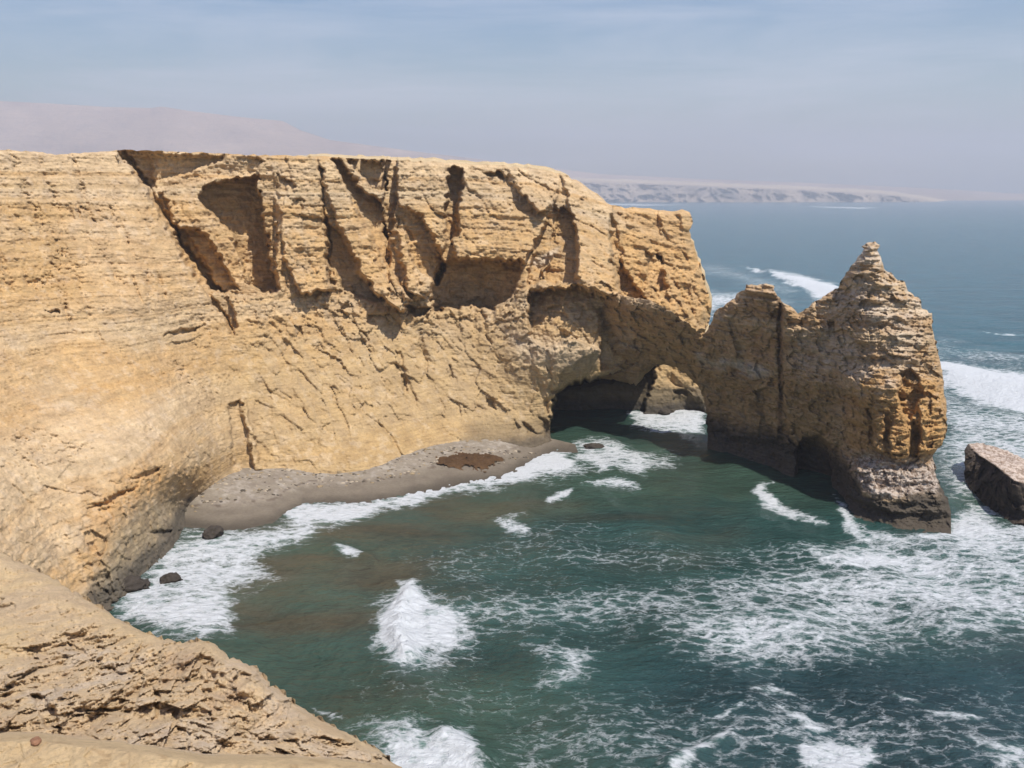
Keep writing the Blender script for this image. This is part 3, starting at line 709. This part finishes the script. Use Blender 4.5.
# ------------------------------------------------------------------ far land
def far_mesh(name, poly, depth, step, colf):
    px, py, q, be, bv = grid_cells(poly, step)
    t = depth(px, py); V = P(px, py, t)
    o = mesh_from(name, V, q, M_FAR, colf(V, px, py), smooth=False); o['kind'] = 'structure'
    return o
coast = [(560, 177), (600, 178.5), (650, 180), (700, 182), (750, 184), (800, 186), (850, 188.5), (880, 190), (905, 193), (930, 197), (950, 201), (955, 204), (560, 206)]
def coast_depth(px, py):
    topl = np.interp(px, [q[0] for q in coast[:11]], [q[1] for q in coast[:11]])
    k = (py - topl)
    tw = tz(202.2)
    g = ridged(np.stack([px * .06 + .8 * fbm(np.stack([px * .04, py * .1, px * 0], -1), 3, off=104), py * .09, px * 0], -1), 4, off=100)
    t = tw + 260 * sst(26, 4, k) + 1400 * sst(4.5, 0, k) - 130 * g * sst(1, 6, k) * sst(26, 18, k)
    return t
def coast_col(V, px, py):
    topl = np.interp(px, [q[0] for q in coast[:11]], [q[1] for q in coast[:11]])
    g = fbm(np.stack([px * .12, py * .12, px * 0], -1), 5, off=101)
    c = lerp(np.array([.30, .245, .20]), np.array([.44, .35, .27]), sst(-.3, .4, g))
    c = lerp(np.array([.60, .47, .33]), c, sst(2.5, 4.5, py - topl + g))
    c = lerp(c, np.array([.14, .13, .13]), poly_w(px, py, [(709, 190), (735, 191), (738, 200), (712, 198)], 2) * .6)
    return c
far_mesh('coast', jag(coast, 3, .25, 15, lambda x, y: y > 203), coast_depth, .8, coast_col)
mtn = [(-260, 94), (-100, 97), (0, 101), (60, 104), (110, 107), (150, 108), (162, 106.5), (190, 111), (240, 117), (283, 121), (300, 130), (330, 140), (420, 152), (520, 164), (600, 174), (700, 179), (800, 182.5), (900, 187), (960, 190), (1024, 194), (1200, 198), (1200, 206), (-260, 206)]
def mtn_depth(px, py):
    topl = np.interp(px, [q[0] for q in mtn[:21]], [q[1] for q in mtn[:21]])
    u = np.clip((203 - py) / (203 - topl + .01), 0, 1)
    rt = sst(380, 600, px)
    t = (5600 + 1700 * rt) + (2600 + 700 * rt) * u ** .7
    g = fbm(np.stack([px * .02, py * .04, px * 0], -1), 5, off=102)
    return t - 110 * g * sst(0, .3, u) * sst(500, 300, px)
def mtn_col(V, px, py):
    g = fbm(np.stack([px * .015, py * .05, px * 0], -1), 4, off=103)
    return lerp(np.array([.40, .28, .19]), np.array([.50, .36, .25]), sst(-.4, .4, g))
far_mesh('mountain', mtn, mtn_depth, 2.0, mtn_col)

# ------------------------------------------------------------------ sea
gx = np.concatenate([[-1400, -900, -500, -300], np.arange(-200, 1225, 1.5), [1300, 1500, 1900, 2400]]).astype(float)
gy = np.concatenate([np.arange(960, 215, -1.25), np.arange(215, 199.2, -.4)]).astype(float)
PX, PY = np.meshgrid(gx, gy); nxs = len(gx)
px, py = PX.ravel(), PY.ravel(); t = tz(py)
V = P(px, py, t)
foam = np.zeros(px.shape)
_n = fbm(V * np.array([.10, .10, 0]), 4, off=120); _m = fbm(V * np.array([.10, .10, 0]), 4, off=125); _h = np.clip((py - 200) / 200, 0, 1)
WX, WY = px + 26 * _n * _h, py + 11 * _m * _h
FOAM = [
 ([(410, 580), (420, 582), (430, 592), (436, 606), (434, 640), (424, 664), (402, 666), (388, 655), (384, 640), (382, 615), (392, 602), (404, 594)], 1.12, 6),
 ([(425, 596), (445, 604), (465, 610), (474, 625), (470, 645), (440, 652), (425, 645)], .92, 5),
 ([(114, 592), (140, 578), (160, 560), (183, 525), (220, 524), (270, 527), (300, 507), (350, 506), (345, 520), (312, 532), (306, 545), (272, 560), (285, 575), (242, 592), (236, 612), (236, 636), (200, 645), (150, 635), (114, 612)], .82, 9),
 ([(200, 535), (290, 520), (300, 540), (240, 560), (190, 570)], .85, 7),
 ([(280, 512), (300, 500), (334, 498), (396, 493), (431, 484), (457, 478), (501, 473), (525, 460), (556, 446), (580, 455), (566, 470), (520, 484), (460, 495), (420, 506), (350, 518), (300, 522)], .95, 3),
 ([(520, 466), (560, 448), (600, 462), (590, 478), (540, 486)], .6, 7),
 ([(836, 498), (850, 515), (875, 532), (912, 538), (950, 530), (958, 512), (968, 518), (960, 538), (915, 548), (868, 541), (840, 524)], .88, 3),
 ([(380, 600), (400, 585), (440, 590), (480, 605), (500, 630), (480, 655), (430, 675), (395, 678), (374, 650)], .66, 9),
 ([(333, 546), (350, 546), (376, 556), (372, 560), (345, 556)], 1.1, 2.5),
 ([(490, 518), (505, 513), (522, 515), (512, 522), (522, 532), (508, 536), (494, 528)], .85, 3),
 ([(536, 496), (550, 490), (560, 492), (558, 499), (540, 500)], 1.0, 2),
 ([(575, 448), (600, 439), (625, 443), (655, 450), (690, 458), (680, 466), (655, 468), (645, 474), (615, 466), (600, 472), (585, 462)], .85, 4),
 ([(596, 482), (615, 475), (632, 480), (632, 489), (600, 489), (572, 488)], .85, 3),
 ([(620, 412), (655, 405), (712, 405), (712, 433), (690, 434), (660, 430), (630, 424)], 1.0, 3),
 ([(742, 492), (752, 483), (766, 482), (758, 492), (775, 504), (800, 517), (826, 525), (815, 527), (780, 518), (750, 504)], 1.0, 2.5),
 ([(800, 543), (840, 542), (862, 535), (915, 540), (950, 535), (955, 510), (975, 500), (1010, 525), (1100, 520), (1100, 610), (1024, 600), (950, 590), (880, 575), (830, 568)], .80, 9),
 ([(940, 520), (960, 515), (1000, 525), (1100, 518), (1100, 535), (980, 540), (945, 540)], .9, 5),
 ([(440, 600), (560, 585), (700, 578), (830, 562), (1000, 555), (1100, 590), (1040, 640), (960, 650), (900, 648), (860, 662), (800, 672), (740, 678), (690, 668), (640, 632), (560, 625), (470, 628)], .74, 20),
 ([(640, 610), (760, 590), (900, 600), (1000, 590), (1000, 625), (860, 650), (760, 665), (700, 660)], .80, 25),
 ([(560, 632), (600, 640), (585, 672), (550, 688), (530, 682), (548, 660), (530, 640)], .74, 12),
 ([(500, 690), (640, 680), (800, 680), (1100, 670), (1100, 800), (480, 800)], .47, 30),
 ([(560, 530), (700, 540), (830, 535), (900, 570), (560, 585), (480, 570)], .50, 18),
 ([(380, 560), (560, 500), (640, 520), (520, 580), (470, 600)], .40, 18), ([(440, 665), (560, 690), (500, 740), (340, 700), (330, 670)], .42, 18),
 ([(335, 722), (400, 715), (450, 730), (470, 728), (485, 745), (492, 775), (400, 800), (380, 760)], .84, 12),
 ([(440, 735), (470, 725), (488, 748), (480, 775), (445, 775)], 1.05, 6),
 ([(300, 700), (330, 712), (345, 722), (320, 716)], .8, 3),
 ([(662, 765), (700, 740), (735, 733), (722, 746), (700, 752), (688, 768), (665, 775)], .95, 4),
 ([(738, 692), (765, 686), (790, 698), (760, 702)], .9, 4), ([(700, 722), (735, 708), (735, 716), (712, 726)], .75, 3),
 ([(795, 750), (830, 740), (870, 745), (880, 762), (850, 785), (800, 775)], .92, 5), ([(765, 712), (800, 716), (835, 732), (815, 738), (780, 724)], .8, 4),
 ([(915, 716), (960, 713), (986, 718), (975, 723), (930, 722)], .95, 3), ([(950, 738), (1040, 730), (1100, 760), (1000, 780), (970, 752)], .72, 8), ([(885, 695), (920, 706), (915, 714), (880, 704)], .75, 3),
 ([(935, 358), (985, 364), (1024, 374), (1110, 388), (1110, 422), (1024, 414), (985, 402), (940, 388)], 1.15, 4),
 ([(930, 335), (970, 345), (1024, 355), (1110, 372), (1024, 372), (960, 360), (935, 358)], .6, 6),
 ([(935, 385), (1024, 412), (1110, 420), (1110, 520), (960, 500), (938, 460)], .74, 10),
 ([(768, 272), (790, 274), (836, 284), (842, 300), (820, 300), (795, 288), (775, 280)], 1.15, 2.5),
 ([(740, 265), (755, 268), (770, 274), (755, 272)], 1.0, 1.2),
 ([(695, 260), (720, 262), (765, 275), (800, 290), (790, 300), (740, 285), (700, 275)], .55, 5),
 ([(700, 290), (740, 292), (790, 302), (760, 312), (720, 310), (706, 325)], .85, 5),
 ([(984, 330), (1000, 331), (1040, 336), (1010, 338)], 1.0, 1.5),
 ([(598, 203), (625, 203.6), (690, 205), (640, 206), (600, 205)], .9, .7), ([(800, 206), (880, 207.5), (860, 209), (830, 208)], .9, .7)]
for poly, v, fe in FOAM:
    foam = np.maximum(foam, v * poly_w(WX, WY, poly, fe * 2.6))
foam = foam * np.where(foam < 1.1, 1 + .45 * fbm(V * np.array([.06, .12, 0]), 4, off=121) * _h, 1)
near = t < 420
Vn = V[near]
calm = np.zeros(px.shape)
w1 = fbm(Vn * np.array([.10, .05, 1]) + 3, 4, off=110); w2 = fbm(Vn * np.array([.45, .28, 1]), 4, off=111)
fade = sst(420, 200, t[near])
sw = np.sin((Vn[:, 0] * .93 + Vn[:, 1] * .35 + 9 * fbm(Vn * np.array([.03, .03, 0]), 3, off=118)) * 2 * math.pi / 15)
V[near, 2] += (.65 * w1 + .22 * w2 + .22 * sw) * fade * (1 - .85 * poly_w(px[near], py[near], [(140, 560), (150, 480), (350, 440), (600, 430), (600, 470), (500, 500), (350, 530), (250, 560)], 16)) + .14 * np.clip(foam[near], 0, 1) * (.5 + fbm(Vn * 1.3, 4, off=112)) * fade
# the breaking crest, rearing up as it runs left
bw = poly_w(px, py, FOAM[0][0], 9)
cl = seg_dist(px, py, [(414, 582), (402, 610), (398, 640), (410, 664)], False)[0]
V[:, 2] += bw * (.55 * np.exp(-(cl / 12) ** 2) + .1) * (1 + 1.8 * fbm(V * np.array([.6, .6, 0]), 5, .6, off=113)) * .9
for line, a, wd in (([(336, 548), (372, 558)], .5, 5), ([(770, 274), (836, 292)], 1.5, 5), ([(938, 372), (1110, 408)], 1.6, 8), ([(445, 740), (485, 760)], .8, 12), ([(668, 766), (730, 738)], .5, 8)):
    cl = seg_dist(px, py, line, False)[0]
    V[:, 2] += a * np.exp(-(cl / wd) ** 2) * (1 + .3 * fbm(V * .3, 3, off=114))
V[:, 0] = np.clip(V[:, 0], -13000, 13000)
# body colour of the water
a = fbm(V * np.array([.018, .035, 0]), 4, off=115); b = fbm(V * np.array([.05, .13, 0]), 4, off=116)
TEAL = np.array([.017, .051, .044]); GREENW = np.array([.032, .064, .045]); BLUE = np.array([.011, .034, .043]); FARB = np.array([.012, .084, .104]); SILT = np.array([.060, .054, .034])
c = lerp(TEAL, GREENW, sst(-.3, .3, a))
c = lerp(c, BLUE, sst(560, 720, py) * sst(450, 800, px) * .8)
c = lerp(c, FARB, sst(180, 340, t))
c = lerp(c, SILT, poly_w(px, py, [(180, 520), (300, 510), (430, 495), (540, 490), (580, 505), (500, 520), (430, 560), (420, 600), (330, 640), (220, 640), (150, 620)], 22) * sst(-.25, .35, b + .15) * .8)
c = lerp(c, SILT * .9, poly_w(px, py, [(600, 480), (720, 480), (740, 530), (700, 560), (600, 560), (560, 520)], 25) * sst(-.1, .4, b) * .7)
c = lerp(c, SILT * .7, poly_w(px, py, [(250, 600), (380, 600), (420, 700), (330, 720), (260, 670)], 25) * sst(-.1, .4, b) * .6)
aer = np.clip(foam, 0, 1) * .45
c = lerp(c, np.array([.12, .235, .20]), aer * sst(.2, .9, foam))
ny = len(gy)
i, j = np.meshgrid(np.arange(ny - 1), np.arange(nxs - 1), indexing='ij'); v0 = (i * nxs + j).ravel()
q = np.stack([v0, v0 + 1, v0 + nxs + 1, v0 + nxs], -1)
def sea_material():
    m, nt = new_mat('sea_water')
    geo = N(nt, 'ShaderNodeNewGeometry'); att = N(nt, 'ShaderNodeAttribute', attribute_name='Col'); fo = N(nt, 'ShaderNodeAttribute', attribute_name='foam')
    mp = N(nt, 'ShaderNodeMapping', {'Vector': (geo, 'Position'), 'Scale': (1, 1.5, .3), 'Rotation': (0, 0, .25)})
    n1 = N(nt, 'ShaderNodeTexNoise', {'Vector': (mp, 'Vector'), 'Scale': .28, 'Detail': 9.0, 'Roughness': .62, 'Distortion': 1.6})
    n2 = N(nt, 'ShaderNodeTexNoise', {'Vector': (mp, 'Vector'), 'Scale': .9, 'Detail': 7.0, 'Roughness': .65, 'Distortion': .8})
    def rid(n, k):
        a = N(nt, 'ShaderNodeMath', operation='SUBTRACT'); nt.links.new(n.outputs['Fac'], a.inputs[0]); a.inputs[1].default_value = .5
        b = N(nt, 'ShaderNodeMath', operation='ABSOLUTE'); nt.links.new(a.outputs[0], b.inputs[0])
        c = N(nt, 'ShaderNodeMath', operation='MULTIPLY_ADD'); nt.links.new(b.outputs[0], c.inputs[0]); c.inputs[1].default_value = -k; c.inputs[2].default_value = 1; c.use_clamp = True
        return c
    r2 = rid(n2, 9.0)
    wv = N(nt, 'ShaderNodeTexNoise', {'Vector': (mp, 'Vector'), 'Scale': .45, 'Detail': 4.0, 'Roughness': .6})
    ws = N(nt, 'ShaderNodeVectorMath', operation='SCALE'); nt.links.new(wv.outputs['Color'], ws.inputs[0]); ws.inputs['Scale'].default_value = 3.2
    wa = N(nt, 'ShaderNodeVectorMath', operation='ADD'); nt.links.new(mp.outputs[0], wa.inputs[0]); nt.links.new(ws.outputs[0], wa.inputs[1])
    def net(scale, k):
        vo = N(nt, 'ShaderNodeTexVoronoi', {'Vector': (wa, 'Vector'), 'Scale': scale}, feature='DISTANCE_TO_EDGE')
        q1 = N(nt, 'ShaderNodeMath', operation='MULTIPLY_ADD'); nt.links.new(vo.outputs['Distance'], q1.inputs[0]); q1.inputs[1].default_value = -k; q1.inputs[2].default_value = 1; q1.use_clamp = True
        return q1
    v1, v2 = net(.34, 3.2), net(.95, 2.4)
    def mad(x, k, y=None, c0=0.0):
        q1 = N(nt, 'ShaderNodeMath', operation='MULTIPLY_ADD'); nt.links.new(x.outputs[0], q1.inputs[0]); q1.inputs[1].default_value = k
        if y is None: q1.inputs[2].default_value = c0
        else: nt.links.new(y.outputs[0], q1.inputs[2])
        return q1
    mx2 = mad(v1, .45, mad(v2, .30, mad(r2, .28)))
    th = N(nt, 'ShaderNodeMath', operation='MULTIPLY_ADD'); nt.links.new(fo.outputs['Fac'], th.inputs[0]); th.inputs[1].default_value = 1.35; th.inputs[2].default_value = -1.32
    sm = N(nt, 'ShaderNodeMath', operation='ADD'); nt.links.new(mx2.outputs[0], sm.inputs[0]); nt.links.new(th.outputs[0], sm.inputs[1])
    fr = N(nt, 'ShaderNodeMapRange', {'From Min': -.18, 'From Max': .60, 'To Min': 0.0, 'To Max': 1.0}, interpolation_type='SMOOTHSTEP'); nt.links.new(sm.outputs[0], fr.inputs['Value'])
    # scattered whitecaps out at sea
    mp2 = N(nt, 'ShaderNodeMapping', {'Vector': (geo, 'Position'), 'Scale': (.035, .02, 0)})
    n3 = N(nt, 'ShaderNodeTexNoise', {'Vector': (mp2, 'Vector'), 'Scale': 1.0, 'Detail': 5.0, 'Roughness': .6})
    cap = N(nt, 'ShaderNodeMapRange', {'From Min': .725, 'From Max': .76}); nt.links.new(n3.outputs['Fac'], cap.inputs['Value'])
    fm = N(nt, 'ShaderNodeMath', operation='MAXIMUM'); nt.links.new(fr.outputs[0], fm.inputs[0]); nt.links.new(cap.outputs[0], fm.inputs[1])
    # ripples and chop
    w1 = N(nt, 'ShaderNodeTexNoise', {'Vector': (mp, 'Vector'), 'Scale': .75, 'Detail': 10.0, 'Roughness': .62, 'Distortion': .4})
    mp3 = N(nt, 'ShaderNodeMapping', {'Vector': (geo, 'Position'), 'Scale': (.05, .09, 0)})
    w2 = N(nt, 'ShaderNodeTexNoise', {'Vector': (mp3, 'Vector'), 'Scale': 1.0, 'Detail': 8.0, 'Roughness': .65, 'Distortion': .3})
    b1 = N(nt, 'ShaderNodeBump', {'Strength': .9, 'Distance': 3.0}); nt.links.new(w2.outputs['Fac'], b1.inputs['Height'])
    b2 = N(nt, 'ShaderNodeBump', {'Strength': .85, 'Distance': .55}); nt.links.new(w1.outputs['Fac'], b2.inputs['Height']); nt.links.new(b1.outputs[0], b2.inputs['Normal'])
    tint = ramp(nt, w2.outputs['Fac'], [(.3, .65), (.7, 1.35)])
    cm = N(nt, 'ShaderNodeMix', data_type='RGBA', blend_type='MULTIPLY'); cm.inputs[0].default_value = 1
    nt.links.new(att.outputs['Color'], cm.inputs[6]); nt.links.new(tint.outputs[0], cm.inputs[7])
    water = N(nt, 'ShaderNodeBsdfPrincipled', {'Roughness': .15, 'IOR': 1.33, 'Specular IOR Level': .42})
    nt.links.new(cm.outputs[2], water.inputs['Base Color']); nt.links.new(b2.outputs[0], water.inputs['Normal'])
    b3 = N(nt, 'ShaderNodeBump', {'Strength': .9, 'Distance': .7}); nt.links.new(n2.outputs['Fac'], b3.inputs['Height'])
    white = N(nt, 'ShaderNodeBsdfPrincipled', {'Base Color': (.55, .57, .58, 1), 'Roughness': .8, 'Specular IOR Level': .2}); nt.links.new(b3.outputs[0], white.inputs['Normal'])
    ms = N(nt, 'ShaderNodeMixShader'); nt.links.new(fm.outputs[0], ms.inputs[0]); nt.links.new(water.outputs[0], ms.inputs[1]); nt.links.new(white.outputs[0], ms.inputs[2])
    o = N(nt, 'ShaderNodeOutputMaterial'); nt.links.new(ms.outputs[0], o.inputs[0])
    return m
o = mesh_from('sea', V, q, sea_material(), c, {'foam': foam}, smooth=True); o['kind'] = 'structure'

# ------------------------------------------------------------------ haze
hz = 1
if hz:
    x0, x1, y0, y1, z0, z1 = -13500, 13500, -400, 15500, -140, 930
    vs = [(x, y, z) for z in (z0, z1) for y in (y0, y1) for x in (x0, x1)]
    qs = [(0, 2, 3, 1), (4, 5, 7, 6), (0, 1, 5, 4), (2, 6, 7, 3), (0, 4, 6, 2), (1, 3, 7, 5)]
    m, nt = new_mat('sea_haze')
    v = N(nt, 'ShaderNodeVolumePrincipled', {'Color': (.90, .89, .95, 1), 'Density': 1.65e-4, 'Anisotropy': .3})
    oo = N(nt, 'ShaderNodeOutputMaterial'); nt.links.new(v.outputs[0], oo.inputs['Volume'])
    o = mesh_from('haze', np.array(vs, float), np.array(qs), m); o['kind'] = 'stuff'

# ------------------------------------------------------------------ light
AZ = np.array([.574, -.819]); EL = math.radians(60)
sd = np.array([AZ[0] * math.cos(EL), AZ[1] * math.cos(EL), math.sin(EL)]); sd /= np.linalg.norm(sd)
from mathutils import Vector
L = bpy.data.lights.new('sun', 'SUN'); L.energy = 4.95; L.angle = math.radians(.5); L.color = (1, .95, .87)
lo = bpy.data.objects.new('sun', L); COL.objects.link(lo); lo.rotation_euler = Vector(sd).to_track_quat('Z', 'Y').to_euler()
W = bpy.data.worlds.new('World'); S.world = W; W.use_nodes = True
nt = W.node_tree; nt.nodes.clear()
sky = N(nt, 'ShaderNodeTexSky', sky_type='NISHITA', sun_disc=False)
sky.sun_elevation = EL; sky.sun_rotation = math.atan2(AZ[0], AZ[1]); sky.dust_density = 1.2; sky.ozone_density = 2.0; sky.air_density = 1.3; sky.altitude = 0
tc = N(nt, 'ShaderNodeTexCoord')
mp = N(nt, 'ShaderNodeMapping', {'Vector': (tc, 'Generated'), 'Scale': (1.3, 1.3, 11.0), 'Rotation': (0, .10, 0)})
cn = N(nt, 'ShaderNodeTexNoise', {'Vector': (mp, 'Vector'), 'Scale': 1.6, 'Detail': 9.0, 'Roughness': .6, 'Distortion': .5})
cr = N(nt, 'ShaderNodeMapRange', {'From Min': .45, 'From Max': .68, 'To Min': 0.0, 'To Max': .55}); nt.links.new(cn.outputs['Fac'], cr.inputs['Value'])
mix = N(nt, 'ShaderNodeMix', data_type='RGBA'); nt.links.new(cr.outputs[0], mix.inputs[0]); hs = N(nt, 'ShaderNodeHueSaturation', {'Saturation': 1.75, 'Hue': .512, 'Color': (sky, 'Color')}); nt.links.new(hs.outputs[0], mix.inputs[6]); mix.inputs[7].default_value = (8.6, 8.7, 9.6, 1)
bg = N(nt, 'ShaderNodeBackground', {'Strength': .092}); nt.links.new(mix.outputs[2], bg.inputs['Color'])
wo = N(nt, 'ShaderNodeOutputWorld'); nt.links.new(bg.outputs[0], wo.inputs[0])

S.view_settings.view_transform = 'Standard'; S.view_settings.look = 'None'; S.view_settings.gamma = 1
S.view_settings.exposure = 0.24; S.view_settings.use_curve_mapping = False
S.cycles.use_denoising = True
S.cycles.max_bounces = 6; S.cycles.diffuse_bounces = 3; S.cycles.volume_bounces = 1; S.cycles.glossy_bounces = 2
S.cycles.caustics_reflective = False; S.cycles.caustics_refractive = False
